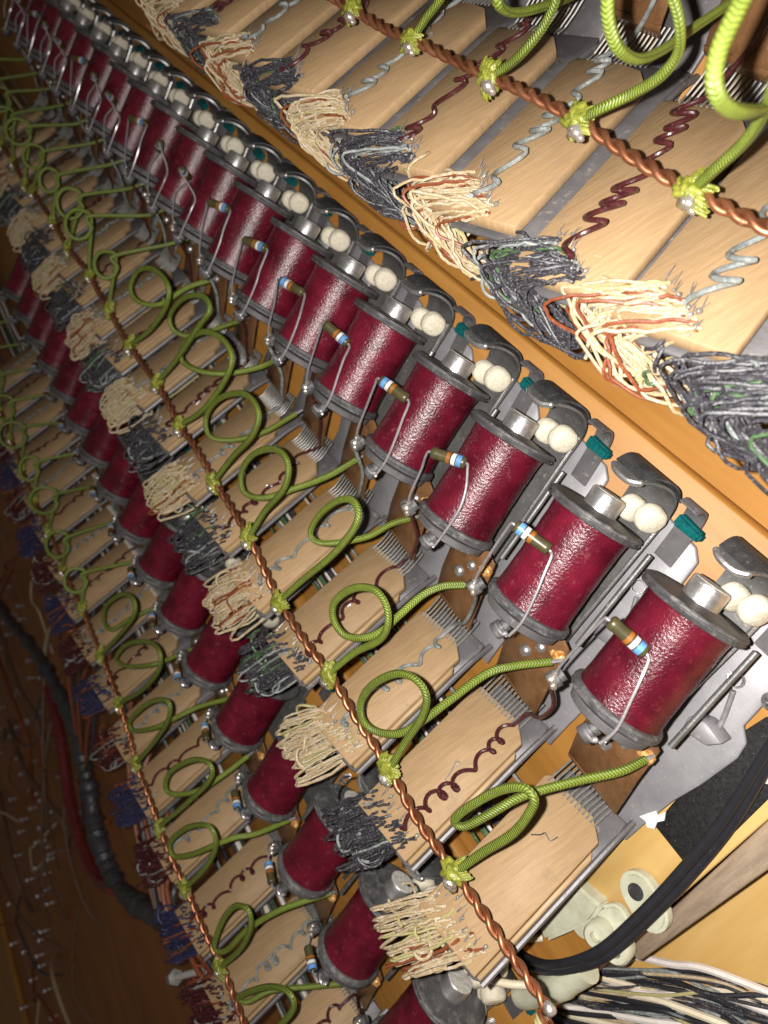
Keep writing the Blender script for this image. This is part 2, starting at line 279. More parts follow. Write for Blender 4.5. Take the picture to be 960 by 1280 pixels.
CORD_A = {1: [(-124.1, 174.8, -1.7), (-119.5, 177.5, 1.1), (-112.9, 182.4, 1.9), (-105.5, 186.8, 5.6), (-101.2, 190.9, 9.5), (-99.5, 194.0, 14.7), (-100.4, 196.9, 19.1), (-102.5, 199.0, 24.1), (-104.5, 197.6, 28.8), (-104.5, 194.0, 31.0), (-103.7, 190.7, 30.1), (-102.9, 188.0, 27.3), (-102.6, 186.4, 23.3), (-104.5, 187.0, 15.4), (-108.7, 190.8, 5.5), (-115.2, 197.6, -7.6), (-121.9, 208.7, -24.8), (-129.8, 220.4, -42.1)], 0: [(-88.8, 172.4, -2.1), (-83.7, 176.5, 4.0), (-78.1, 181.8, 9.3), (-73.2, 186.1, 16.4), (-68.8, 189.1, 25.1), (-67.3, 193.1, 31.5), (-67.4, 197.1, 36.2), (-68.9, 199.4, 40.1), (-68.4, 196.6, 43.7), (-66.6, 191.7, 46.0), (-65.7, 187.5, 46.2), (-64.7, 184.4, 44.7), (-64.3, 183.1, 40.7), (-65.4, 183.9, 33.6), (-72.7, 187.7, 17.3), (-81.1, 196.9, -1.4), (-89.1, 214.4, -24.5)], 2: [(-161.3, 174.5, -3.8), (-155.2, 177.2, -0.5), (-149.4, 181.3, 1.9), (-144.7, 187.4, 3.9), (-141.6, 192.4, 6.7), (-140.6, 195.7, 9.1), (-141.4, 196.7, 14.2), (-140.6, 192.8, 20.6), (-140.4, 187.9, 23.6), (-141.0, 185.7, 21.6), (-144.3, 186.6, 13.8), (-149.2, 191.1, 2.3), (-158.4, 198.2, -14.4), (-168.3, 213.1, -37.6)], 3: [(-197.9, 173.0, -2.3), (-192.9, 179.0, 0.6), (-187.0, 183.9, 2.9), (-183.6, 188.6, 4.8), (-185.1, 190.6, 9.8), (-187.5, 187.2, 14.5), (-189.3, 184.4, 13.1), (-190.8, 186.3, 4.4), (-196.5, 194.9, -10.4), (-205.6, 207.8, -26.6)]}
KNOT_B = {0: (1.8, 0.3, -1.0), 1: (-38.0, -2.5, -1.0), 2: (-72.8, -3.0, -1.0), 3: (-111.8, -3.1, -1.0), 4: (-148.6, -5.4, -1.0), 5: (-179.2, -0.9, -1.0), 6: (-214.2, -0.6, -1.0), 7: (-254.1, -0.5, -1.0), 8: (-285.9, 1.5, -1.0), 9: (-324.1, -0.6, -1.0), 10: (-359.3, 0.9, -1.0), 11: (-395.7, 3.0, -1.0), 12: (-436.9, -0.6, -1.0), 13: (-471.7, 0.5, -1.0), 14: (-520.7, -0.7, -1.0)}
KNOT_A = {0: (-89.1, 171.5, -2.0), 1: (-125.6, 173.5, -2.0), 2: (-160.0, 173.5, -2.0), 3: (-198.2, 172.8, -2.0), 4: (-233.0, 172.6, -2.0)}
KNOT_C = {0: (-90.6, -169.8, -6.0), 1: (-129.6, -174.1, -6.0), 2: (-163.9, -176.5, -6.0), 3: (-200.2, -175.2, -6.0), 4: (-233.9, -167.7, -6.0), 5: (-268.0, -166.9, -6.0), 6: (-306.6, -167.0, -6.0)}
CABLE = [(-13.7, 85.3, -40.0), (-12.5, 71.0, -46.0), (-7.8, 42.6, -50.0), (-5.8, 22.0, -50.0), (-4.5, 2.4, -48.0), (-4.7, -18.0, -45.0), (-10.2, -38.3, -46.0), (-18.9, -57.4, -55.0), (-23.2, -59.9, -58.0), (-24.6, -51.2, -58.0)]
CABLE2 = [(-11.6, 84.3, -42.0), (-11.2, 71.9, -48.0), (-6.1, 44.2, -52.0), (-3.7, 22.2, -52.0), (-2.3, 1.0, -50.0), (-2.6, -20.5, -47.0), (-9.1, -42.1, -48.0), (-17.8, -61.8, -56.0), (-22.8, -67.8, -60.0), (-27.6, -64.1, -60.0)]
LOOM = [(-703.2, -492.2, -60.0), (-596.1, -463.5, -60.0), (-480.4, -399.4, -55.0), (-402.2, -362.7, -50.0), (-338.1, -342.5, -45.0), (-295.2, -342.5, -42.0), (-261.7, -351.5, -40.0), (-223.6, -343.7, -38.0), (-188.9, -308.7, -32.0), (-152.9, -258.5, -24.0), (-132.4, -224.1, -16.0)]
REDW = [(-437.8, -407.0, -60.0), (-381.4, -401.6, -55.0), (-332.1, -408.9, -50.0), (-284.8, -401.0, -45.0), (-245.4, -383.4, -42.0), (-221.1, -356.0, -40.0)]
BROWNW = [[(-725.0, -597.2, -95.0), (-570.3, -554.5, -83.8), (-487.6, -520.4, -80.0), (-444.4, -557.6, -83.8), (-417.4, -638.0, -95.0)], [(-701.6, -631.4, -95.0), (-577.5, -575.4, -80.0), (-491.0, -564.5, -80.0), (-477.2, -652.5, -95.0)], [(-564.7, -763.2, -95.0), (-476.0, -722.6, -80.0), (-416.5, -723.3, -80.0), (-402.1, -759.4, -95.0)], [(-681.0, -414.6, -95.0), (-650.2, -470.0, -80.0), (-725.0, -597.2, -95.0)], [(-593.4, -656.8, -95.0), (-485.1, -598.4, -80.0), (-372.3, -531.4, -80.0), (-375.9, -586.5, -95.0)]]
CLIPS = {'disc1': (-8.7, 1.6, -50.0), 'disc2': (-3.6, -0.1, -52.0), 'cyl1': (-7.7, -17.4, -48.0), 'cyl2': (-1.6, -15.9, -50.0), 'pad': (-4.4, -45.4, -50.0), 'body': (-14.6, -24.4, -58.0), 'hole1': (-9.9, 2.1, -48.0), 'hole2': (-3.5, 1.1, -48.0)}
BOLT = [(-136.3, -307.6, -40.0), (-116.9, -254.8, -38.0)]
PINS = [(-441.4, -652.4, -95.0), (-420.6, -643.0, -95.0), (-423.4, -703.1, -95.0), (-400.0, -721.0, -95.0), (-420.2, -657.9, -95.0), (-376.5, -695.7, -95.0), (-380.7, -763.7, -95.0), (-367.8, -756.7, -95.0), (-370.1, -743.4, -95.0), (-361.6, -780.6, -95.0), (-350.2, -781.5, -95.0), (-324.5, -783.4, -95.0), (-296.4, -785.2, -95.0), (-390.9, -830.0, -95.0), (-432.2, -743.2, -95.0), (-483.5, -725.8, -95.0), (-405.2, -645.9, -95.0), (-476.3, -765.3, -95.0), (-355.8, -825.4, -95.0), (-354.5, -893.5, -95.0), (-457.3, -841.5, -95.0), (-422.5, -873.1, -95.0)]
FELT = [(-19.6, 20.7, -57.4), (-4.0, 20.4, -57.4), (-5.4, 62.7, -57.4), (-9.5, 72.4, -57.4), (-19.2, 71.7, -57.4), (-21.9, 56.3, -57.4)]
BAR = [(-1.8, 49.1, -59.0), (1.4, -19.9, -59.0), (3.5, -18.1, -59.0), (7.1, 38.2, -59.0)]
# ---------------------------------------------------------------- one relay unit, origin at its bus joint
AX = np.array([-0.113, 0.96, -0.25]); AX /= np.linalg.norm(AX)
C0 = np.array([-3.4, 59.6, -21.0])
T0 = np.array([-0.5, 15.5, -41.0]); BD = np.array([8.5, -38.5, 39.0]); BL = np.linalg.norm(BD); BD /= BL
WD = np.array([1.0, 0, 0]); WD = WD-BD*(WD@BD); WD /= np.linalg.norm(WD)
ND = np.cross(BD, WD); ND = ND if ND[2] > 0 else -ND
class FR: pass
def frame(row):                                # the upper right row's blocks are longer and lean the other way
    bd = BD+WD*0.16 if row == 'A' else BD; bd = bd/np.linalg.norm(bd); wd = WD-bd*(WD@bd); wd /= np.linalg.norm(wd)
    FR.b, FR.w, FR.L, FR.ul, FR.ur, FR.ed, FR.row = (bd, wd, 71.0, -12.8, 14.2, 20.5, 'A') if row == 'A' else (bd, wd, BL, -11.4, 12.4, 15.0, 'B')
def onb(u, v, n=0.0): return T0+FR.w*u+FR.b*v+ND*n
frame('B')
def onbf(p): return onb(p[0], p[1], p[2])

ME = {}
def part(key, fn):
    key = (key, FR.row)
    if key not in ME: ME[key] = fn()
    return ME[key]

def m_winding():
    mb = MB(); n = 48; prof = [(2.6, 11.9)]
    for k in range(1, 12): prof.append((2.6+30.4*k/12, 11.75-0.3*math.sin(math.pi*k/12)+0.06*math.sin(k*2.3)))
    prof.append((33, 12.0)); lathe(mb, C0, AX, prof, n); return mb.mesh('coil_winding', 'red')
def m_flange(d0, d1, r, hub):
    mb = MB(); m = (d0+d1)/2; sg = 1 if hub > 0 else -1
    P = [(d0 if sg > 0 else d1, r-1.6), ((d0 if sg > 0 else d1)+0.3*sg, r-0.3), (m-0.35*sg, r), (m-0.1*sg, r-0.45), (m+0.15*sg, r-0.45), (m+0.4*sg, r), ((d1 if sg > 0 else d0)-0.35*sg, r-0.05), ((d1 if sg > 0 else d0), r-0.7), ((d1 if sg > 0 else d0)-0.5*sg, r-2.6), ((d1 if sg > 0 else d0)+hub, 5.4), ((d1 if sg > 0 else d0)+hub, 3)]
    lathe(mb, C0, AX, P, 56, 0.10); return mb.mesh('flange', 'flange', angle=55)
def m_core():
    mb = MB(); mb.cur = 0; lathe(mb, C0, AX, [(34, 5.0), (40.6, 5.1), (41.1, 4.8)], 28); mb.cur = 1; lathe(mb, C0, AX, [(41.1, 4.8), (41.25, 4.7)], 28)
    return mb.mesh('pole_piece', ['steel', 'face'])
def m_heel():
    mb = MB(); lathe(mb, C0, AX, [(-2.9, 10.4), (-2.5, 11.2), (-0.7, 11.7), (-0.3, 11.3)], 32); return mb.mesh('heel_plate', 'neck')
def m_base():
    mb = MB(); prism(mb, [(14.6,10),(15.0,20),(16,33),(18,44),(19.5,58),(18.5,63),(15.0,66),(14.2,92),(11,95),(-15,98),(-15,50),(-11,42),(-4,33),(-2,26),(-3,12)], -55.5, -54.0)
    return bevelled(mb, 'base_plate', 'neck' if FR.row == 'A' else 'zinc', 0.35, 1)  # same plates in the upper right row: their shade is put into a darker metal
def m_carrier():                                # the sloping neck that carries the contact block
    mb = MB(); e = FR.ed
    prism(mb, [(-8,-6),(e-1.2,-6),(e,2),(e,FR.L-1),(e-3,FR.L+1),(-6,FR.L+1),(-8,FR.L-2)], -5.6, -4.4, onbf)
    me = bevelled(mb, 'carrier_strip', 'neck', 0.3, 1); return me
def m_lip():
    mb = MB(); e = FR.ed-0.2; P = catmull([onb(e-0.1, -8, -7), onb(e, 3, -4.3), onb(e, 20, -3.9), onb(e, FR.L, -3.9)], 5); tube(mb, P, 1.05, 8); return mb.mesh('rolled_edge', 'neck')
ARM = [(47,-46.4),(58,-46.6),(74,-47.2),(88,-48.2),(95,-49.2),(99.5,-49.4),(103.2,-48.0),(106.0,-45.0),(107.4,-41.2),(107.2,-37.2),(105.5,-33.6)]
AW = [(-9,1.2),(-11,1.4),(-13,1.6),(-13,1.7),(-13.2,1.9),(-13.6,1.9),(-14,1.7),(-14.2,1.0),(-14.2,-0.5),(-14.1,-2.6),(-13.8,-4.6)]
def dense(P, W, n=4):
    q = catmull([(a, b, 0) for a, b in P], n)[:, :2]; ww = catmull([(a, b, 0) for a, b in W], n)[:, :2]; return [(0, a, b) for a, b in q], [tuple(x) for x in ww]
def m_armature():
    mb = MB(); p, ww = dense(ARM, AW); ribbon(mb, p, ww, 0.8); return mb.mesh('armature', 'arm', angle=50)
def m_armface():
    mb = MB(); p, ww = dense([(a+0.35+(0.65 if k else 0), b-(0.75 if k == 0 else 0.3)) for k, (a, b) in enumerate(ARM[6:])], [(a-0.1, b+0.1) for a, b in AW[6:]]); ribbon(mb, p, ww, -0.55); return mb.mesh('armature_face', 'armk', angle=50)
def m_armtip():
    mb = MB(); tube(mb, catmull([(-14,105.4,-34.2),(-11.5,104.6,-32.9),(-7,104.6,-32.9),(-4.4,105.6,-34.2)], 4), 0.95, 8); ball(mb, (-4.4,105.8,-34.4), 1.1); return mb.mesh('armature_tip', 'steel')
def m_armrail():
    mb = MB(); tube(mb, [(0.6,46,-45.4),(1.2,60,-45.4),(2.0,90,-46.6),(1.9,99,-47.6)], 0.75, 8)
    prism(mb, [(-3.3,70.0),(-2.2,70.0),(-2.2,71.2),(-3.3,71.2)], -46.2, -46.0); return mb.mesh('armature_edge', 'steel')
def m_rod():
    mb = MB(); tube(mb, [(9.8,58,-33),(8.6,74,-37),(7.6,90,-40.5)], 0.95, 10); return mb.mesh('guide_rod', 'arm')
def m_pad(c, r, sd):
    mb = MB(); V = []; F = []; nu, nv = 22, 12; rr = np.random.RandomState(sd); f = lambda t, e: math.copysign(abs(t)**e, t)
    ax = [np.array(q, float) for q in ((0.93,-0.12,0.35),(0.18,0.97,-0.15),(-0.33,0.2,0.92))]
    for i in range(nv+1):
        a = -math.pi/2+math.pi*i/nv
        for j in range(nu):
            b = 2*math.pi*j/nu; q = (r[0]*f(math.sin(a), .85), r[1]*f(math.cos(a), .38)*f(math.cos(b), .9), r[2]*f(math.cos(a), .38)*f(math.sin(b), .85))
            V.append(tuple(np.array(c)+sum(q[k]*ax[k] for k in range(3))+rr.uniform(-.07,.07,3)))
    for i in range(nv):
        for j in range(nu): F.append((i*nu+j, i*nu+(j+1) % nu, (i+1)*nu+(j+1) % nu, (i+1)*nu+j))
    mb.add(V, F); return mb.mesh('felt_pad', 'feltw', angle=80)
def m_hood():
    mb = MB(); p = [(86,-53.6),(96,-53.4),(101.5,-53.0),(105.2,-51.0),(106.8,-47.6),(106.0,-44.8)]
    ribbon(mb, [(0,a,b) for a, b in catmull(np.array([(a,b,0) for a,b in p]), 4)[:, :2]], [(3.0,9.4)]*(len(p)*4-3), 0.7); return mb.mesh('backstop', 'neck', angle=50)
def m_teal():
    mb = MB(); prism(mb, [(3.0,97.2),(12.0,97.6),(12.2,100.6),(3.2,101.4)], -52.8, -49.6); return bevelled(mb, 'stop_felt', 'teal', 0.7, 2)
def m_spring():
    mb = MB(); t = np.linspace(0, 1, 70); a = t*2*math.pi*4.5; ax = np.array([0.28,0.42,0.86]); x = np.array([0.95,-0.1,-0.26]); x -= ax*(x@ax); x /= np.linalg.norm(x); y = np.cross(ax, x)
    P = np.array([5.8,75,-52.5])+np.outer(t*4.2, ax)+2.0*np.outer(np.cos(a), x)+2.0*np.outer(np.sin(a), y); tube(mb, P, 0.2, 5); return mb.mesh('return_spring', 'steel')
def m_pin():
    mb = MB(); tube(mb, [(11.8,60,-52.4),(10.2,66,-51.8),(7.8,73,-51.0)], 0.75, 8); return mb.mesh('spring_hook', 'lead')
def m_pivot():
    mb = MB(); prism(mb, [(6,55.5),(13,57.5),(15.5,61.5),(9,62.5),(5,60)], -53.8, -47); return bevelled(mb, 'pivot_bracket', 'zinc', 0.4, 1)
def m_tongue():
    mb = MB()
    poly = [(-12.8,33.5),(-10.8,25.2),(10.6,25.8),(9.2,41),(8.6,54),(-2,59),(-13,52)]
    prism(mb, poly, -0.4, 0.4, lambda p: (p[0], p[1], p[2]-38.5+(p[1]-25)*0.16+max(0, -p[0]-6)*-0.35))
    ribbon(mb, [(0,25.9,-38.6),(0,24.6,-39.6),(0,23.6,-43)], [(-10.6,10.4),(-10.2,10.0),(-8.6,8.6)], 0.5)
    return bevelled(mb, 'contact_tongue', 'tongue', 0.12, 1)
def m_dome(c, r):
    mb = MB(); lathe(mb, c, (0,-0.16,1), [(-0.2, r), (r*0.25, r*0.96), (r*0.55, r*0.75), (r*0.75, r*0.4), (r*0.8, 0.05)], 16); return mb.mesh('screw_head', 'steel', angle=70)
def m_flux():
    mb = MB(); ball(mb, (7.4,50.5,-33.2), (2.3,2.0,1.5), 12, 8, 0.35, 3); ball(mb, (5.2,49.6,-33.4), (1.4,1.2,1.2), 10, 6, 0.35, 4); return mb.mesh('flux_blob', 'flux')
def m_post(c):
    mb = MB(); lathe(mb, c, (-0.15,-0.8,0.55), [(0,1.9),(1.6,1.9),(1.7,2.5),(4.3,2.5),(4.8,2.1),(4.9,0.1)], 18); return mb.mesh('terminal_post', 'flange', angle=50)
def m_joint(c, sd, r=1.7):
    mb = MB(); ball(mb, c, (r,r*0.95,r*0.85), 10, 7, 0.3, sd); ball(mb, (c[0]+r*0.9,c[1]-r*0.5,c[2]+0.2), r*0.7, 8, 6, 0.3, sd+5); ball(mb, (c[0]-0.2*r,c[1]+r*1.2,c[2]-0.4), r*0.6, 8, 6, 0.3, sd+9); return mb.mesh('solder_joint', 'solder', angle=80)
def m_eye():
    mb = MB(); P = []
    for k in range(15):
        a = 0.5+k/14*5.2; P.append((-0.4+2.2*math.cos(a), 57.6+0.9*math.sin(a), -9.2+2.0*math.sin(a)+0.3*math.cos(a)))
    tube(mb, P, 0.42, 6); ball(mb, (1.4,58.4,-8.6), (0.9,0.8,0.7), 8, 6, 0.3, 1); return mb.mesh('wire_eyelet', 'lead')
def m_screw():
    mb = MB(); c = np.array([15.6,77,-54.0]); lathe(mb, c, (0,0,1), [(0,2.6),(0.4,2.55),(0.8,1.9),(0.95,0.9),(0.6,0.85)], 20)
    mb.cur = 1; prism(mb, [(14.1,76.7),(17.1,76.7),(17.1,77.3),(14.1,77.3)], -53.4, -53.08); prism(mb, [(15.3,75.5),(15.9,75.5),(15.9,78.5),(15.3,78.5)], -53.4, -53.06)
    return mb.mesh('plate_screw', ['steel','armk'])
# resistor: body, colour bands and its two leads
def resistor(parent, kind, k):
    if kind == 'over':
        jx, jy, jz = [(0,0,0),(0.3,0.6,0.5),(-0.9,-0.4,0.2),(0.4,1.2,-0.2),(-0.4,-1.2,0.6),(-1,0.5,1.8),(0.5,1.5,1.6)][k]
        c = np.array([-9.0+jx,83.5+jy,-10.6+jz]); d = np.array([0.82,0.05+0.1*(k-2),-0.42]) if k < 5 else np.array([0.62,0.35,0.62 if k == 5 else 0.3])
        flip = k in (1, 2)
    else:
        c = np.array([-9.6,55.0,-9.4]); d = np.array([0.93,0.05,0.28]); flip = k % 2 == 0
    d /= np.linalg.norm(d); hl = 5.6 if kind == 'over' else 4.6; r = 1.85 if kind == 'over' else 1.75
    def body():
        mb = MB(); lathe(mb, c, d, [(-hl,0.6),(-hl+0.15,r-0.35),(-hl+0.6,r),(-hl+1.6,r*1.0),(-hl+2.2,r*0.94),(hl-2.2,r*0.94),(hl-1.6,r),(hl-0.6,r),(hl-0.15,r-0.35),(hl,0.6)], 20); return mb.mesh('resistor', 'olivb', angle=60)
    o = link('resistor', part(('res', kind, k), body), parent); s = -1 if flip else 1
    for q, (p, m_, w_) in enumerate(((3.6,'bblue',1.5),(1.9,'bwhite',1.2),(0.2,'borange',1.1))):
        def band(p=p, m_=m_, w_=w_):
            mb = MB(); lathe(mb, c, d*s, [(p-w_/2,r*0.9),(p-w_/2,r*1.012),(p+w_/2,r*1.012),(p+w_/2,r*0.9)], 20); return mb.mesh('colour_band', m_)
        link('colour_band', part(('band', kind, k, q), band), o)
    def lead(a):
        e = c+d*hl*a; mb = MB()
        if kind == 'over':
            if a < 0: P = [c-d*(hl-0.2), e-d*0.8+[-0.3,-0.4,-0.1], e+np.array([-1.8,-3.2,-0.6]), (-17.2,72,-10.5), (-18.4,62,-12.5), (-18.7,57,-14.6)]
            else: P = [c+d*(hl-0.2), e+d*0.5+[0.1,-0.1,0.1], e+np.array([1.7,-0.9,0.3]), (0.2+0.4*(k-2),78.5,-11.0), (2.2+0.5*(k-2),73,-10.0), (3.4,65,-9.0), (2.9,59.0,-8.4)]
        else:
            P = [e-d*0.2*a, e+d*1.2*a, ((-18.6,56,-14) if a < 0 else (0.5,57.8,-8.4))]
        tube(mb, catmull(P, 6), 0.42, 7); return mb.mesh('lead', 'lead')
    for a in (-1, 1): link('lead', part(('lead', kind, k, a), lambda a=a: lead(a)), o)

def relay(loc, kind, k, label, group, full=True, rz=0.0):
    t = tag(empty('relay', loc), label, 'relay', group); t.rotation_euler.z = rz
    link('base_plate', part('base', m_base), t)
    link('contact_tongue', part('tongue', m_tongue), t)
    link('screw_head', part('dome1', lambda: m_dome((-3.6,40.5,-36.1), 2.1)), t); link('screw_head', part('dome2', lambda: m_dome((0.4,46.5,-35.0), 1.9)), t)
    link('flux_blob', part('flux', m_flux), t)
    link('plate_screw', part('pscrew', m_screw), t)
    if not full: return t
    link('coil_winding', part('wind', m_winding), t)
    link('flange', part('fl1', lambda: m_flange(0.4, 3.2, 13.2, -0.6)), t); link('flange', part('fl2', lambda: m_flange(32.4, 35.2, 14.6, 0.7)), t)
    link('pole_piece', part('core', m_core), t); link('heel_plate', part('heel', m_heel), t)
    link('armature', part('arm', m_armature), t); link('armature_face', part('armf', m_armface), t); link('armature_tip', part('armt', m_armtip), t); link('armature_edge', part('arme', m_armrail), t)
    link('guide_rod', part('rod', m_rod), t)
    link('felt_pad', part('pad1', lambda: m_pad((0.6,97.4,-41.8), (2.8,4.2,4.5), 1)), t); link('felt_pad', part('pad2', lambda: m_pad((-5.4,96.2,-41.6), (2.6,3.9,4.5), 2)), t)
    link('backstop', part('hood', m_hood), t); link('stop_felt', part('teal', m_teal), t)
    link('return_spring', part('spring', m_spring), t); link('spring_hook', part('pin', m_pin), t); link('pivot_bracket', part('pivot', m_pivot), t)
    link('terminal_post', part('post1', lambda: m_post((-18.2,58.2,-17.2))), t); link('terminal_post', part('post2', lambda: m_post((-1.2,59.0,-12.0))), t)
    link('solder_joint', part('j1', lambda: m_joint((-18.6,56.2,-14.0), 2)), t)
    link('wire_eyelet', part('eye', m_eye), t)
    resistor(t, kind, k)
    return t

# contact block: pressboard paddle, maple strip, comb of tines, needle pins at its foot
def m_board():
    mb = MB(); a, b, L = FR.ul, FR.ur, FR.L
    if FR.row == 'A': prism(mb, [(a+1.2,1.5),(a+11,0),(b-4.5,3.5),(b,9.5),(b,L),(a,L),(a,3.2)], -3.4, 0, onbf)
    else: prism(mb, [(a+1.2,0),(b-5.8,0),(b,4.4),(b,L),(a,L),(a,1.4)], -3.4, 0, onbf)
    return bevelled(mb, 'pressboard', 'block', 0.3, 1)
def m_side():
    mb = MB(); b, w, L = FR.ur+0.15, (2.6 if FR.row == 'A' else 1.5), FR.L-0.5; prism(mb, [(b,7.5),(b+w,9.5),(b+w,L),(b,L)], -4.0, -0.9, onbf); return bevelled(mb, 'maple_strip', 'side', 0.3, 1)
def m_comb():
    mb = MB()
    for q in range(13):
        u = -9.4+q*1.5+(1.5 if FR.row == 'A' else 0); a = onb(u, 2.0, 0.12); b = onb(u, -1.5, -0.2); c = b+np.array([0.6,9,-1.5])
        tube(mb, [a, b, (b+c)/2+[0,0,-0.3], c], 0.34, 5)
    return mb.mesh('tine_comb', 'tine')
def pinpos(sd, n):
    r = np.random.RandomState(sd)
    if FR.row == 'A': return [(-8+14.0*(q+0.5)/n+r.uniform(-0.5,0.5), 54.5+11.0*(q+0.5)/n+r.uniform(0,5)) for q in range(n)]
    return [(-10.6+21.2*(q+0.5)/n+r.uniform(-0.4,0.4), 45.5+r.uniform(0,6.5)) for q in range(n)]
def m_pins(sd, n):
    mb = MB(); r = np.random.RandomState(sd+50)
    for u, v in pinpos(sd, n):
        for _ in range(2):
            a = onb(u+r.uniform(-.5,.5), v, 0.1); L = r.uniform(1.8,4.4); b = onb(u+r.uniform(-1,1), v-L, r.uniform(0.5,2.6)); tube(mb, [a+ND*0.8, (a+b)/2+ND*0.5, b], [0.16,0.12,0.04], 4)
        if r.rand() < 0.6: ball(mb, onb(u, v-r.uniform(0,2), 1.0), r.uniform(0.4,0.75), 7, 5, 0.3, int(r.randint(99)))
    return mb.mesh('needle_pins', 'tine')
def m_hook():
    mb = MB(); P = [(3.5,30,0.2),(3.2,27,0.8),(2.6,25,1.2),(2.2,23.6,1.4),(2.8,22.8,1.5),(3.5,23.4,1.5),(3.3,24.8,1.3)]
    tube(mb, catmull([onb(*p) for p in P], 4), 0.17, 5); return mb.mesh('wire_hook', 'lead')
def m_stain():
    mb = MB(); P = [(-2.4,17,0.15),(-0.4,15,0.5),(0.2,13.6,0.4),(2.6,14.2,0.4),(3.4,11.8,0.2)]
    tube(mb, catmull([onb(*p) for p in P], 3), 0.2, 4); return mb.mesh('wire_hook', 'armk')
def block(loc, k, label, group, rz=0.0, hook=True):
    t = tag(empty('contact_block', loc), label, 'contact block', group); t.rotation_euler.z = rz
    link('pressboard', part('board', m_board), t); FR.row == 'A' or link('maple_strip', part('side', m_side), t)
    link('tine_comb', part('comb', m_comb), t)['kind'] = 'stuff'; link('needle_pins', part(('pins', k), lambda: m_pins(k, 9)), t)['kind'] = 'stuff'
    link('carrier_strip', part('carrier', m_carrier), t); link('rolled_edge', part('lip', m_lip), t)
    if hook == 1: link('wire_hook', part('hook', m_hook), t)
    if hook == 2: link('wire_hook', part('hook2', m_stain), t)
    return t

# cable end: insulated wires folded over from under the block on to the pins
def m_bundle(sd, kinds, far=False):
    r = np.random.RandomState(sd); D = {}
    n = 44 if FR.row == 'A' else 38
    for q, (u, v) in enumerate(pinpos(sd % 3, n)):
        layer = r.randint(3); g = kinds[r.choice(len(kinds), p=[0.84,0.06,0.10])]
        out = 1-0.16*layer+r.uniform(-0.05,0.05)
        a = onb(u, v+2, 0.6); x = a[0]
        bend = np.array([x*1.04-7.6+r.uniform(-1.3,1.3), -23-20.5*out+r.uniform(-1.5,1.5), -3.5+4.2*out+r.uniform(-2.2,1.6)])
        low = np.array([bend[0]*0.8+4.5, -33*out-1+r.uniform(-1,1), -11.5+r.uniform(-2,2)])
        tr = np.array([5+r.uniform(-4,4), -24+r.uniform(-2,2), -22+r.uniform(-2,2)])
        en = np.array([6+r.uniform(-4,4), -8, -36])
        m1 = a*0.45+bend*0.55+ND*r.uniform(0.4,2.2)+[r.uniform(-0.5,0.5),0,0]
        mb = D.setdefault(g, MB())
        if FR.row == 'A':                       # folded sideways in a hairpin
            kx = out-0.85; bend = np.array([a[0]-15.5*out+r.normal(0,2.0), -38.0-3*kx+(a[1]+29)*0.35+r.normal(0,1.4), 1.0+6.0*out+r.normal(0,2.2)])
            low = np.array([bend[0]+r.uniform(4,11), bend[1]-4.5+r.normal(0,1.5), 1.0+3*kx+r.normal(0,2.0)]); tr = np.array([bend[0]+14, -44+r.uniform(-2.5,2.5), -6+r.uniform(-4,2)]); en = np.array([bend[0]+17, -37, -24])
            m1 = a*0.5+bend*0.5+[0,0.6,r.uniform(0.6,2.4)]
        P = catmull([a, a*0.8+bend*0.2+ND*r.uniform(0.5,1.3), m1, bend+[0,1.0,1.2], bend+([0.3,-0.6,-2.2] if FR.row != 'A' else [1.2,-1.8,-1.0]), low, tr, en], 4)
        P = P+r.normal(0, 0.15, P.shape)+np.sin(np.linspace(0, 3.1, len(P)))[:, None]*r.normal(0, 1.0, 3)+np.sin(np.linspace(0, 7, len(P)))[:, None]*r.normal(0, 0.35, 3)
        tube(mb, P, r.uniform(0.36,0.50) if FR.row == 'A' else r.uniform(0.40,0.52), 6)
    for q in range(30 if FR.row == 'A' else 10):  # stray curls
        g = kinds[r.choice(3, p=[0.6,0.2,0.2])]; mb = D.setdefault(g, MB()); c = np.array([r.uniform(-13,9), r.uniform(-43,-30), r.uniform(-8,4)]) if FR.row == 'A' else np.array([r.uniform(-10,10), r.uniform(-38,-26), r.uniform(-6,1)])
        e1 = r.normal(0,1,3); e1 /= np.linalg.norm(e1); e2 = np.cross(e1, r.normal(0,1,3)); e2 /= np.linalg.norm(e2); R_ = r.uniform(2.0,5.0); w0 = r.uniform(0,6.28)
        tube(mb, catmull([c+R_*(math.cos(w0+t)*e1+math.sin(w0+t)*e2)+np.cross(e1, e2)*t*r.uniform(0.2,0.7) for t in np.linspace(0, r.uniform(2.5,5.5), 8)], 3), r.uniform(0.4,0.52), 6)
    return [D[g].mesh({'tan':'tan_wires','black':'black_wires','green':'green_wires','olive':'olive_wires','rust':'rust_wires','blue':'blue_wires','maroon':'maroon_wires','grey':'grey_wires'}[g], g) for g in D]
BK = dict(tan=('tan','olive','rust'), black=('black','green','grey'), blue=('blue','black','rust'), brown=('maroon','rust','grey'))
def bundle(loc, colour, k, label, group, rz=0.0):
    t = tag(empty('wire_bundle', loc), label, 'wire bundle', group); t.rotation_euler.z = rz
    for me in part(('bun', colour, k), lambda: m_bundle(k*7+len(colour), BK[colour])): link(me.name.split('.')[0], me, t)['kind'] = 'stuff'
    return t

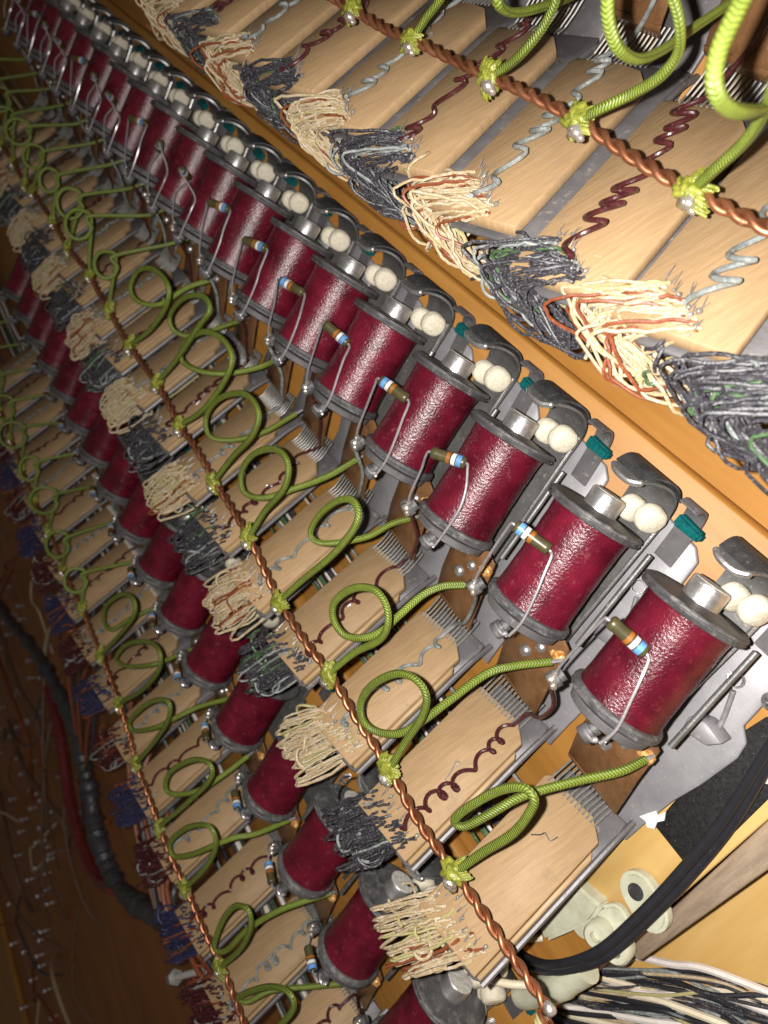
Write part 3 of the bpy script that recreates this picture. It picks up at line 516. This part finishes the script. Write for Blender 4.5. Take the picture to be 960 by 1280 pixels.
def pigtail(loc, colour, sd, label, group, u0=4.0):
    def f():
        r = np.random.RandomState(sd); mb = MB(); turns = r.randint(6, 9) if FR.row == 'A' else r.randint(5, 8); t = np.linspace(0, 1, turns*12)
        R = (1.7+0.35*np.sin(t*9+sd)+0.25*np.sin(t*23+2*sd))*(1.45 if FR.row == 'A' else 1); v = FR.L-6-(FR.L-9)*(t+0.035*np.sin(t*13+sd)); a = t*2*math.pi*turns+r.uniform(0,6)
        drift = u0+(r.uniform(-3,3))*(t-0.5)+0.6*np.sin(t*6+sd)
        P = [onb(dr+rr*math.cos(q)*1.25, vv+rr*0.9*math.sin(q), 1.2+rr*0.75*(1+math.sin(q+0.9))) for dr, rr, q, vv in zip(drift, R, a, v)]
        tail = catmull([P[-1], onb(u0+2, -3, 4.5), (u0+8, 31, -33), (u0+11, 42, -27), (17.2, 52, -18), (17.2, 56, -15)], 6)[1:]
        P = np.vstack([P, tail]); tube(mb, P, 0.68, 8); return mb.mesh('coiled_lead', colour)
    o = link('coiled_lead', f(), None, loc); return tag(o, label, 'coiled wire', group)

def m_knot(k):                                  # crumpled, frayed end of the silk sleeve wrapped over the joint
    r = np.random.RandomState(k+3); mb = MB(); nu, nv = 26, 18; ph = r.uniform(0, 6.28, 6); V = []; F = []
    for i in range(nv+1):
        a = math.pi*i/nv
        for j in range(nu):
            b = 2*math.pi*j/nu; e = math.sin(a)
            q = 1+e*(0.17*math.sin(4*b+2.5*a+ph[0])+0.12*math.sin(7*b-3*a+ph[1])+0.10*math.sin(6*a+2*b+ph[2])+r.uniform(-.05,.05))
            V.append((3.7*q*e*math.cos(b), 0.6+2.9*q*e*math.sin(b), 0.8+2.5*q*math.cos(a)))
    for i in range(nv):
        for j in range(nu): F.append((i*nu+j, (i+1)*nu+j, (i+1)*nu+(j+1) % nu, i*nu+(j+1) % nu))
    mb.add(V, F)
    for g in range(2):                          # collapsed ends of the silk sleeve, strands lying close together
        a = ph[3]+g*(2.4+r.uniform(-.5,.5)); d = np.array([math.cos(a), math.sin(a), r.uniform(-0.2,0.15)]); s = np.cross(d, [0,0,1.0]); s /= np.linalg.norm(s); nn = np.cross(s, d); L0 = r.uniform(2.2,3.6)
        for h in range(30):
            u = -1.7+3.4*(h % 10)/9+r.uniform(-.2,.2); w_ = (h//10-1)*0.7+r.uniform(-.2,.2); L = L0+0.9*math.sin(u*1.6+ph[4])+r.uniform(-.5,.4); c = np.array([0,0.6,0.7])+s*u*1.05+nn*w_
            P = [c+d*1.2, c+d*(1.2+L*0.4)+s*u*0.25+nn*0.5, c+d*(1.2+L*0.75)+s*u*0.42+nn*(0.25-w_*0.25), c+d*(1.2+L)+s*u*0.5+nn*(-0.5-w_*0.4)]
            tube(mb, P, [0.5,0.5,0.45,0.3], 6)
    return mb.mesh('silk_knot', 'frayed', angle=70)
def m_bead(k):
    mb = MB(); ball(mb, (1.2,-2.2,1.6), (2.2,1.8,1.9), 12, 8, 0.3, k+20); ball(mb, (2.6,-3.0,1.0), (1.4,1.1,1.2), 9, 6, 0.3, k+30); return mb.mesh('solder_bead', 'solder', angle=80)
def cord(path, knot, label, group, k=0, rz=0.0, seg=8, slim=1.0):
    kp = np.array(knot, float); t = tag(empty('green_cord', knot), label, 'cord', group)
    P = [np.array(p, float)-kp for p in path]
    P = [np.array([0.3,0.8,0.6])]+P[1:] if np.linalg.norm(P[0]) < 8 else P
    mb = MB(); tube(mb, catmull(P, seg), 1.13*slim, 12, uv=True, lobes=0.13); link('braided_sleeve', mb.mesh('braided_sleeve', 'cord', angle=80), t)
    link('silk_knot', part(('knot', k % 4), lambda: m_knot(k % 4)), t, rot=(0,0,rz)); link('solder_bead', part(('bead', k % 3), lambda: m_bead(k % 3)), t)
    e = P[-1]; d = (P[-1]-P[-2]); d /= np.linalg.norm(d); mb = MB(); tube(mb, [e-d*0.5, e+d*1.5, e+d*3.2], [0.75,0.6,0.4], 7); link('tinned_end', mb.mesh('tinned_end', 'lead'), t)
    return t

def bus(path, label):
    P = catmull(path, 40); L = np.concatenate([[0], np.cumsum(np.linalg.norm(np.diff(P, axis=0), axis=1))])
    s = np.arange(0, L[-1], 0.62); Q = np.stack([np.interp(s, L, P[:, k]) for k in range(3)], 1)
    t = tag(empty('bus_wire', path[0]), label, 'bus wire'); o = np.array(path[0], float)
    T = np.gradient(Q, axis=0); T /= np.linalg.norm(T, axis=1)[:, None]; A = np.cross(T, [0,0,1.0]); A /= np.linalg.norm(A, axis=1)[:, None]; B = np.cross(T, A)
    for ph in (0, math.pi):
        a = s*2*math.pi/10.5+ph+0.5*np.sin(s*0.02); R = Q+0.83*np.cos(a)[:, None]*A+0.83*np.sin(a)[:, None]*B-o
        mb = MB(); tube(mb, R, 0.86, 8); link('copper_strand', mb.mesh('copper_strand', 'copper', angle=80), t)
    return t
# ---------------------------------------------------------------- the setting
def slab(name, x0, x1, y0, y1, z0, z1, m, bev=0.0):
    mb = MB(); prism(mb, [(x0,y0),(x1,y0),(x1,y1),(x0,y1)], z0, z1)
    o = link(name, bevelled(mb, name, m, bev, 1) if bev else mb.mesh(name, m, smooth=False)); o['kind'] = 'structure'; return o
slab('base_board', -1250, -2.2, -205, 460, -84, -64, 'wood')
slab('end_plank', -30, -1.9, -24.5, 62, -63.8, -57.35, 'woodp', 0.5)
slab('cabinet_floor', -2400, 900, -1800, -206, -150, -100, 'dark')
mb = MB(); prism(mb, [(-1100,-960),(-661,-921),(-428,-903),(-330,-900),(-420,-1330),(-1100,-1330)], -99.5, -94); struct('side_ledge', mb, 'wood', smooth=False)
slab('right_board', 1.5, 420, -420, 420, -98, -86, 'woodp')
slab('cabinet_back', -2420, -2400, -1800, 600, -150, 600, 'dark')
for y0, y1, m in ((-24, 108.5, 'wood'), (-196, -61, 'wood'), (152, 284, 'wood')):
    x1 = -2.0 if y0 == -24 else (-2.0 if y0 < 0 else -60)
    tag(slab('mounting_plank', -1250, x1, y0, y1, -63.7, -57.6, m, 0.6), {-24:'long varnished plank under the middle row of relays', -196:'long varnished plank under the lower left row of relays', 152:'long varnished plank under the upper right row of relays'}[y0], 'plank')['kind'] = 'structure'

# ---------------------------------------------------------------- the three rows
ORD = ['zeroth','first','second','third','fourth','fifth','sixth','seventh','eighth','ninth','tenth','eleventh','twelfth','thirteenth','fourteenth','fifteenth','sixteenth','seventeenth','eighteenth','nineteenth','twentieth']
def circ_path(o, kn, i):                       # a loop standing on the blocks
    o = np.array(o); kn = np.array(kn, float); r = U(6.6,9.2); c = o+[U(-8,2), U(22,28), U(4,9)]
    e1 = np.array([-0.36+U(-.2,.2), 0.92, U(-.1,.15)]); e2 = np.array([-0.32+U(-.2,.2), -0.12+U(-.2,.2), 0.93]); e1 /= np.linalg.norm(e1); e2 -= e1*(e2@e1); e2 /= np.linalg.norm(e2); e2 *= U(.75,1)
    nn = np.cross(e1, e2); P = [kn, kn*0.6+(c-r*e2)*0.4+[0,0,1]]
    for q in range(9):
        a = -1.0+q*0.80; P.append(c+r*(math.cos(a)*e1+math.sin(a)*e2)+nn*(q-4)*0.35)
    P += [o+[5,43,-20], o+[7.5,49,-28]]; return P
ROWS = dict(B=((0,0,0),'middle row','near end', range(1,20), 1), C=((-90,-169.5,-4.5),'lower left row','bottom end', range(-2,15), 4), A=((-88,175.5,-0.7),'upper right row','right side', range(-2,9), 3))
KN = dict(A=KNOT_A, B=KNOT_B, C=KNOT_C); CO = dict(A=CORD_A, B=CORD_B, C=CORD_C)
def seen(o, p, m=0.06):
    v = Vector(o)+Vector(p)-CAM; z = v.dot(EZ); return z > 20 and abs(v.dot(EX)/z*FPX/960) < 0.5+m and abs(v.dot(EY)/z*FPX/1280) < 0.5+m
for R_, (o0, row, end, rng, _) in ROWS.items():
    kn = {}; cnt = {}; last = {'A':7,'B':14,'C':12}[R_]
    def wh(kind):
        n = cnt[kind] = cnt.get(kind, 0)+1
        return f'{ORD[n]} from the {end} of the {row}' if n <= last else f'in the dim far part of the {row}'
    for n, i in enumerate(rng, 1):
        frame(R_)
        o = (o0[0]-36*i, o0[1], o0[2]); kn[i] = KN[R_].get(i, (o[0]-2+U(-2,2), o[1]-2.5+U(-1.5,1.5), o[2]-1.4+U(-.5,.5)))
        j = (o[0]+U(-.5,.5), o[1]+U(-.5,.5), o[2]); rz = U(-0.018,0.018)
        k = {1:0,2:1,3:4,4:1,5:0,6:2,7:3}.get(i, [2,0,1,3,4][i % 5] if i < 8 else [5,6,3][i % 3])
        if seen(o, (-5,42,-36) if R_ == 'A' else (-5,75,-25), 0.12):
            if R_ == 'B': relay(j, 'over', k, f'crimson relay, {"leads looped over its coil" if i > 7 else "blue resistor band leftmost" if k in (1,2) else "blue resistor band rightmost"}, {wh("r")}', 'relays of the middle row', True, rz)
            elif R_ == 'C': relay(j, 'low', i % 2, f'crimson relay, resistor across its rim, {wh("r")}', 'relays of the lower left row', True, rz)
            else: relay(j, 'over', k, f'relay with brown contact tongue, {wh("r")}', 'relays of the upper right row', False, rz)
        if R_ == 'A' and i < 1: sh = {0:(-6,4,-3),-1:(-10,4,-3),-2:(-10,4,-3)}[i]; j = tuple(a+b for a, b in zip(j, sh))
        if seen(o, (0,-5,-20), 0.1): block(j, i % 3, f'tan contact block with tine comb, {wh("b")}', f'contact blocks of the {row}', rz, (2 if (R_, i) == ('B', 1) else 1 if i % 2 == 0 and R_ != 'C' else 0))
        colour = {'A':('tan','black'),'B':('black','tan'),'C':('brown','blue')}[R_][i % 2]
        adj = dict(tan='tan and rust', black='dusty black and green', blue='dark blue', brown='brown and maroon')[colour]
        if seen(o, (0,-35,-4), 0.04): bundle(j, colour, i % 3, f'{adj} wire bundle, {wh("w")}', f'{colour} wire bundles of the {row}', rz)
        pc = {'A':('grey','maroon'),'B':('maroon','grey'),'C':('grey','maroon')}[R_][i % 2]
        if (R_, i) != ('B', 1) and seen(o, (4,0,-22), 0.05):
            pigtail(j, pc, 11*(i+5)+ord(R_), f'{"brown" if pc == "maroon" else "grey"} coiled lead on its block, {wh("p")}', f'coiled leads of the {row}', {'A':1,'B':4.5,'C':3}[R_]+U(-2.5,3))
        P = CO[R_].get(i) or circ_path(o, kn[i], i)
        if seen(o, (0,15,0), 0.08): cord(P, kn[i], f'looped green braided cord, {wh("c")}', f'green cords of the {row}', i % 4, U(0,6.28), 8 if n < 12 else 5)
    lo, hi = min(kn), max(kn)
    path = [(kn[lo][0]+34, kn[lo][1]+1, kn[lo][2]+0.5)] if R_ != 'B' else [KNOT_B[0]]
    for i in sorted(kn):
        if path and i != lo: path.append(tuple(0.5*(np.array(path[-1])+np.array(kn[i]))+[U(-1,1), U(-.9,.9), U(-.5,.8)]))
        path.append(kn[i])
    path += [(kn[hi][0]-60, kn[hi][1], kn[hi][2]), (kn[hi][0]-260, kn[hi][1], kn[hi][2])]
    bus(path, f'twisted copper bus wire running along the {row}')
    # wires laced along under the blocks
    th = tag(empty('under_harness', (-60, o0[1]-20, -48)), f'laced wires running under the contact blocks of the {row}', 'wire harness'); rr = np.random.RandomState(ord(R_))
    for q in range(16):
        y0, z0 = rr.uniform(-14,14), rr.uniform(-6,7); x = np.arange(55 if R_ == 'C' else 20 if R_ == 'B' else 40, -900, -34.0)
        Pq = np.stack([x, y0+np.cumsum(rr.normal(0, 1.0, len(x))).clip(-5,5), z0+np.cumsum(rr.normal(0, 0.8, len(x))).clip(-4,4)], 1); mb = MB(); tube(mb, catmull(Pq, 3), rr.choice([0.6,0.6,1.1]), 6)
        nm = ['black','black','white','grey','rubber','black','green','cream'][q % 8]; link('laced_wire', mb.mesh('laced_wire', nm), th)
frame('B')

# ---------------------------------------------------------------- the near end of the middle row
mb = MB(); prism(mb, [(p[0], p[1]) for p in FELT], -57.5, -56.2); tag(link('felt_patch', bevelled(mb, 'felt_patch', 'feltk', 0.3, 1)), 'black felt patch lying under the black twin cable', 'felt')
mb = MB(); prism(mb, [(-1.6,90),(-1.8,49),(-0.6,-19.9),(3.8,-19),(6.6,38),(7.0,90)], -80, -59.0); tag(link('end_batten', bevelled(mb, 'end_batten', 'edge', 0.5, 1)), 'weathered wooden batten closing the near end of the plank', 'batten')
t = tag(empty('twin_cable', CABLE[0]), 'black twin cable crossing the felt patch and looping back under the block', 'cable')
for p in (CABLE, CABLE2):
    mb = MB(); tube(mb, catmull(np.array(p)-np.array(CABLE[0]), 8), 1.5, 14); link('cable_core', mb.mesh('cable_core', 'rubber'), t)
# nylon clamps
def clamp(name, parts, label):
    t = tag(empty(name, (0,0,0)), label, 'cable clip')
    for nm, me in parts: link(nm, me, t)
    return t
def pill(a, b, r, z0, z1, n=10):
    a = np.array(a); b = np.array(b); d = b-a; th = math.atan2(d[1], d[0]); P = []
    for q in range(n+1): an = th+math.pi/2+math.pi*q/n; P.append((a[0]+r*math.cos(an), a[1]+r*math.sin(an)))
    for q in range(n+1): an = th-math.pi/2+math.pi*q/n; P.append((b[0]+r*math.cos(an), b[1]+r*math.sin(an)))
    return P
mb = MB(); prism(mb, pill((-9.5,2.0),(-4.0,0.8), 6.2, 0, 0), -57.5, -53.0); bd = bevelled(mb, 'clip_plate', 'nylon', 1.0, 2)
mb = MB(); prism(mb, pill((-8.5,-12),(-13.5,-26), 4.2, 0, 0), -57.5, -54.0); tb = bevelled(mb, 'clip_tab', 'nylon', 1.0, 2)
def disc(c, r, h, m, nm):
    mb = MB(); lathe(mb, c, (0,0,1), [(0,r),(h*0.7,r),(h,r*0.8),(h,0.1)], 22); return (nm, mb.mesh(nm, m, angle=50))
clamp('cable_clip', [('clip_plate', bd), ('clip_tab', tb), disc((-9.9,2.1,-53.1), 2.6, 0.4, 'armk', 'clip_screw'), disc((-3.6,0.6,-53.1), 2.7, 0.4, 'armk', 'clip_screw')], 'milky nylon cable clip with two dark screws under the black cable')
def lug(c, r, label, h=6):
    mb = MB(); lathe(mb, c, (0.1,0.2,1), [(-h,r),(-0.8,r),(0,r*0.82),(0,r*0.42),(-2.5,r*0.38),(-2.5,0.1)], 24); tag(link('nylon_bush', mb.mesh('nylon_bush', 'nylon', angle=45)), label, 'bush')
lug((-7.9,-17.6,-48.0), 4.2, 'milky nylon bush on the left of the black cable'); lug((-1.8,-16.4,-50.0), 4.4, 'milky nylon bush on the right of the black cable')
mb = MB(); tube(mb, catmull([(-3,-30,-50),(-4.5,-42,-50),(-7.5,-56,-51),(-10.5,-66,-52)], 5), [4.2]*5+[4.8]*5+[4.6]*5+[4.2], 16); tag(link('nylon_sleeve', mb.mesh('nylon_sleeve', 'nylon')), 'milky nylon sleeve lying on the fan of loose wires', 'sleeve')
mb = MB(); prism(mb, [(-24,-16),(-13,-12),(-12,-20),(-17,-42),(-25,-40)], -61, -52); tag(link('nylon_block', bevelled(mb, 'nylon_block', 'nylon', 1.2, 2)), 'pale nylon block beside the lowest contact block', 'nylon block')
mb = MB(); prism(mb, [(-23.6,20.6),(-21.5,21.3),(-20.2,20.2),(-18.4,22.0),(-19.2,24.2),(-18.2,26.6),(-19.6,29.0),(-20.3,26.0),(-21.6,26.4),(-22.6,23.6)], -53.98, -53.5)
tag(link('paint_smear', mb.mesh('paint_smear', 'chalk')), 'white paint smear on the corner of the nearest base plate', 'paint smear')
mb = MB(); tube(mb, catmull([(-9.9,53.5,-55.9),(-9.7,57.5,-55.4),(-7.6,60.5,-55.2),(-5.0,60.8,-55.6)], 5), [0.5]+[1.3]*14+[0.5], 8); tag(link('chalk_flake', mb.mesh('chalk_flake', 'chalk')), 'curled white flake on the black felt', 'flake')

FAN_TOP = [(-21.3,-68.8,-74), (-10.8,-62,-78), (-0.3,-48.2,-80), (10.4,-29.2,-81), (19.8,-16,-82), (30.1,-4.4,-83), (41.1,6.8,-85)]
FAN_BOT = [(-19,-118.1,-74), (-4.6,-105.4,-78), (9.9,-90.3,-80), (24,-69.6,-81), (34,-54.9,-82), (45.8,-37.2,-83), (55.8,-21.5,-85)]
# fan of loose wires at the bottom right corner
tf = tag(empty('wire_harness', (0,-60,-80)), 'fan of loose white, black, red and tan wires at the bottom right corner', 'wire harness')
hk = ['black','white','black','grey','tan','black','rubber','rubber','tan','black','grey','cream','rubber','olive','black','grey','black','tan','rubber','black']
rr = np.random.RandomState(4)
for q in range(90):
    s = q/89.0+rr.uniform(-.03,.03); nm = hk[q % len(hk)]; r = 1.2 if nm in ('white','cream') else (0.85 if nm in ('rubber','wine') else 0.55)
    
    P = [np.array(a)*(1-s)+np.array(b)*s for a, b in zip(FAN_TOP, FAN_BOT)]; P = [p+[0,0,2.5*math.sin(3.1*s)] for p in P]
    P = catmull([p+rr.normal(0,1.5,3)*[1,1,0.9]-[0,-60,-80] for p in P], 6)
    mb = MB(); tube(mb, P, r, 7); link({'black':'black_wire','white':'white_wire','wine':'red_wire','tan':'tan_wire','cream':'cream_wire','rubber':'black_wire','green':'green_wire','olive':'olive_wire','grey':'grey_wire'}[nm], mb.mesh('harness_wire', nm), tf)
tc_ = tag(empty('cream_wires', (-20,-60,-60)), 'cream wires curling round below the copper bus end', 'wires')
for P in ([(-20,-52,-62),(-26,-60,-52),(-22,-72,-46),(-14,-84,-48)], [(-30,-50,-60),(-33,-64,-48),(-26,-78,-44),(-22,-92,-46)], [(-26,-46,-60),(-22,-52,-46),(-18,-58,-44),(-20,-66,-52)], [(-40,-74,-50),(-30,-70,-44),(-18,-62,-42),(-8,-52,-50)]):
    mb = MB(); tube(mb, catmull([np.array(p)-[-20,-60,-60] for p in P], 8), 1.35, 10); link('cream_wire', mb.mesh('cream_wire', 'cream'), tc_)
te = tag(empty('bus_end_loops', KNOT_B[0]), 'brass coloured wire loops finishing the near end of the copper bus', 'wire loop')
for q in range(3):
    P = [(0.5+2.3*math.cos(a)+q*0.5, -1.5-q*1.4+1.2*math.sin(a), 1.2+2.0*math.sin(a)) for a in np.linspace(0, 6.0, 16)]
    mb = MB(); tube(mb, P, 0.6, 7); link('wire_turn', mb.mesh('wire_turn', 'olive' if q else 'copper'), te)
mb = MB(); ball(mb, (-0.6,1.0,0.6), (2.0,1.7,1.6), 10, 7, 0.3, 8); link('solder_bead', mb.mesh('solder_bead', 'solder', angle=80), te)

# ---------------------------------------------------------------- dark floor of the cabinet, lower left
def loom(path, r0, label, m='rubber'):
    t = tag(empty('cable_loom', path[0]), label, 'cable loom'); P = catmull(np.array(path)-np.array(path[0]), 12); rr = np.random.RandomState(3)
    mb = MB(); tube(mb, P, r0*(1+0.06*np.sin(np.arange(len(P))*2.1)+0.16*rr.randn(len(P))), 12); link('wrapped_trunk', mb.mesh('wrapped_trunk', m), t); return t, P
t, P = loom(LOOM, 5.4, 'thick black wrapped cable loom feeding the blue wire bundles', 'black')
for i in range(-1, 9):
    a = np.array([-90-36*i+4, -169.5-30, -30.0]); d = np.linalg.norm(P+np.array(LOOM[0])-a, axis=1); q = min(len(P)-1, int(d.argmin())+2); b = P[q]+np.array(LOOM[0])
    for s in range(2):
        w_ = catmull([b, b*0.6+a*0.4+[U(-8,8),U(-8,8),U(2,8)], b*0.25+a*0.75+[U(-6,6),U(-6,6),U(0,8)], a+[U(-6,6),0,0]], 5)-np.array(LOOM[0])
        mb = MB(); tube(mb, w_, 1.3, 6); link('branch_wire', mb.mesh('branch_wire', 'black' if s else 'rust'), t)
mb = MB(); tube(mb, catmull(np.array(REDW)-np.array(REDW[0]), 8), 4.5, 8); o = link('red_sleeve', mb.mesh('red_sleeve', 'wine'), None, REDW[0]); tag(o, 'dark red sleeved wire running beside the black cable loom', 'sleeved wire')
for q, p in enumerate(BROWNW):
    mb = MB(); tube(mb, catmull(np.array(p)-np.array(p[0]), 8), 2.6, 7); o = link('brown_wire', mb.mesh('brown_wire', 'rust' if q % 2 else 'dusty'), None, p[0]); tag(o, ['pale brown wire arching highest over the pin field at the left edge','rust brown wire nearest the black cable loom at the left edge','pale brown wire in the lowest loop above the pin field','rust brown wire rising to the left edge of the picture','pale brown wire crossing towards the lowest pins'][q], 'wire')
mp = part('fpin', lambda: None) if False else None
def m_fpin():
    mb = MB(); tube(mb, [(0,0,-3),(0,0,5)], 1.5, 8); ball(mb, (0,0,6), (3.0,3.0,2.4), 8, 6, 0.2, 2); return mb.mesh('terminal_pin', 'lead')
fp = m_fpin(); rr = np.random.RandomState(9)
pts = [(p[0], p[1]) for p in PINS]+[(-700+rr.uniform(0,330), -480-rr.uniform(0,260)) for _ in range(50)]
for q, p in enumerate(pts):
    o = link('terminal_pin', fp, None, (p[0], p[1], -100)); tag(o, 'small tinned terminal pin standing on the dark cabinet floor at the left edge', 'pin', 'terminal pins on the cabinet floor')
ts = tag(empty('loose_threads', (-450,-620,-100)), 'tangle of thin brown wires over the pin field at the left edge', 'wires')
for q in range(34):
    x, y = rr.uniform(-760,-320), rr.uniform(-860,-330); P = [np.array([x, y, -98.0])]
    dx, dy = rr.normal(30, 45), rr.normal(20, 55)
    for h in range(1, 5): P.append(P[0]+np.array([dx*h*0.6+rr.normal(0,9), dy*h*0.6+rr.normal(0,9), 22*math.sin(h*0.75)+rr.uniform(0,8)]))
    mb = MB(); tube(mb, catmull(np.array(P)-[-450,-620,-100], 5), rr.choice([0.9,1.2,1.7]), 6); link('thin_wire', mb.mesh('thin_wire', ['dusty','dusty','rust','tan','black'][q % 5]), ts)
# long bolt with two nuts
tb_ = tag(empty('stud_bolt', BOLT[0]), 'short bright bolt with a nut at each end beside the lowest bus wire', 'bolt'); d = np.array(BOLT[1])-np.array(BOLT[0]); L_ = np.linalg.norm(d)
mb = MB(); lathe(mb, (0,0,0), d, [(0,1.9),(L_,1.9)], 14); link('shank', mb.mesh('shank', 'chalk'), tb_)
for s in (0.0, 0.92):
    mb = MB(); lathe(mb, d*s, d, [(-2.4,4.6),(2.4,4.6)], 6); link('nut', mb.mesh('nut', 'steel', smooth=False), tb_)
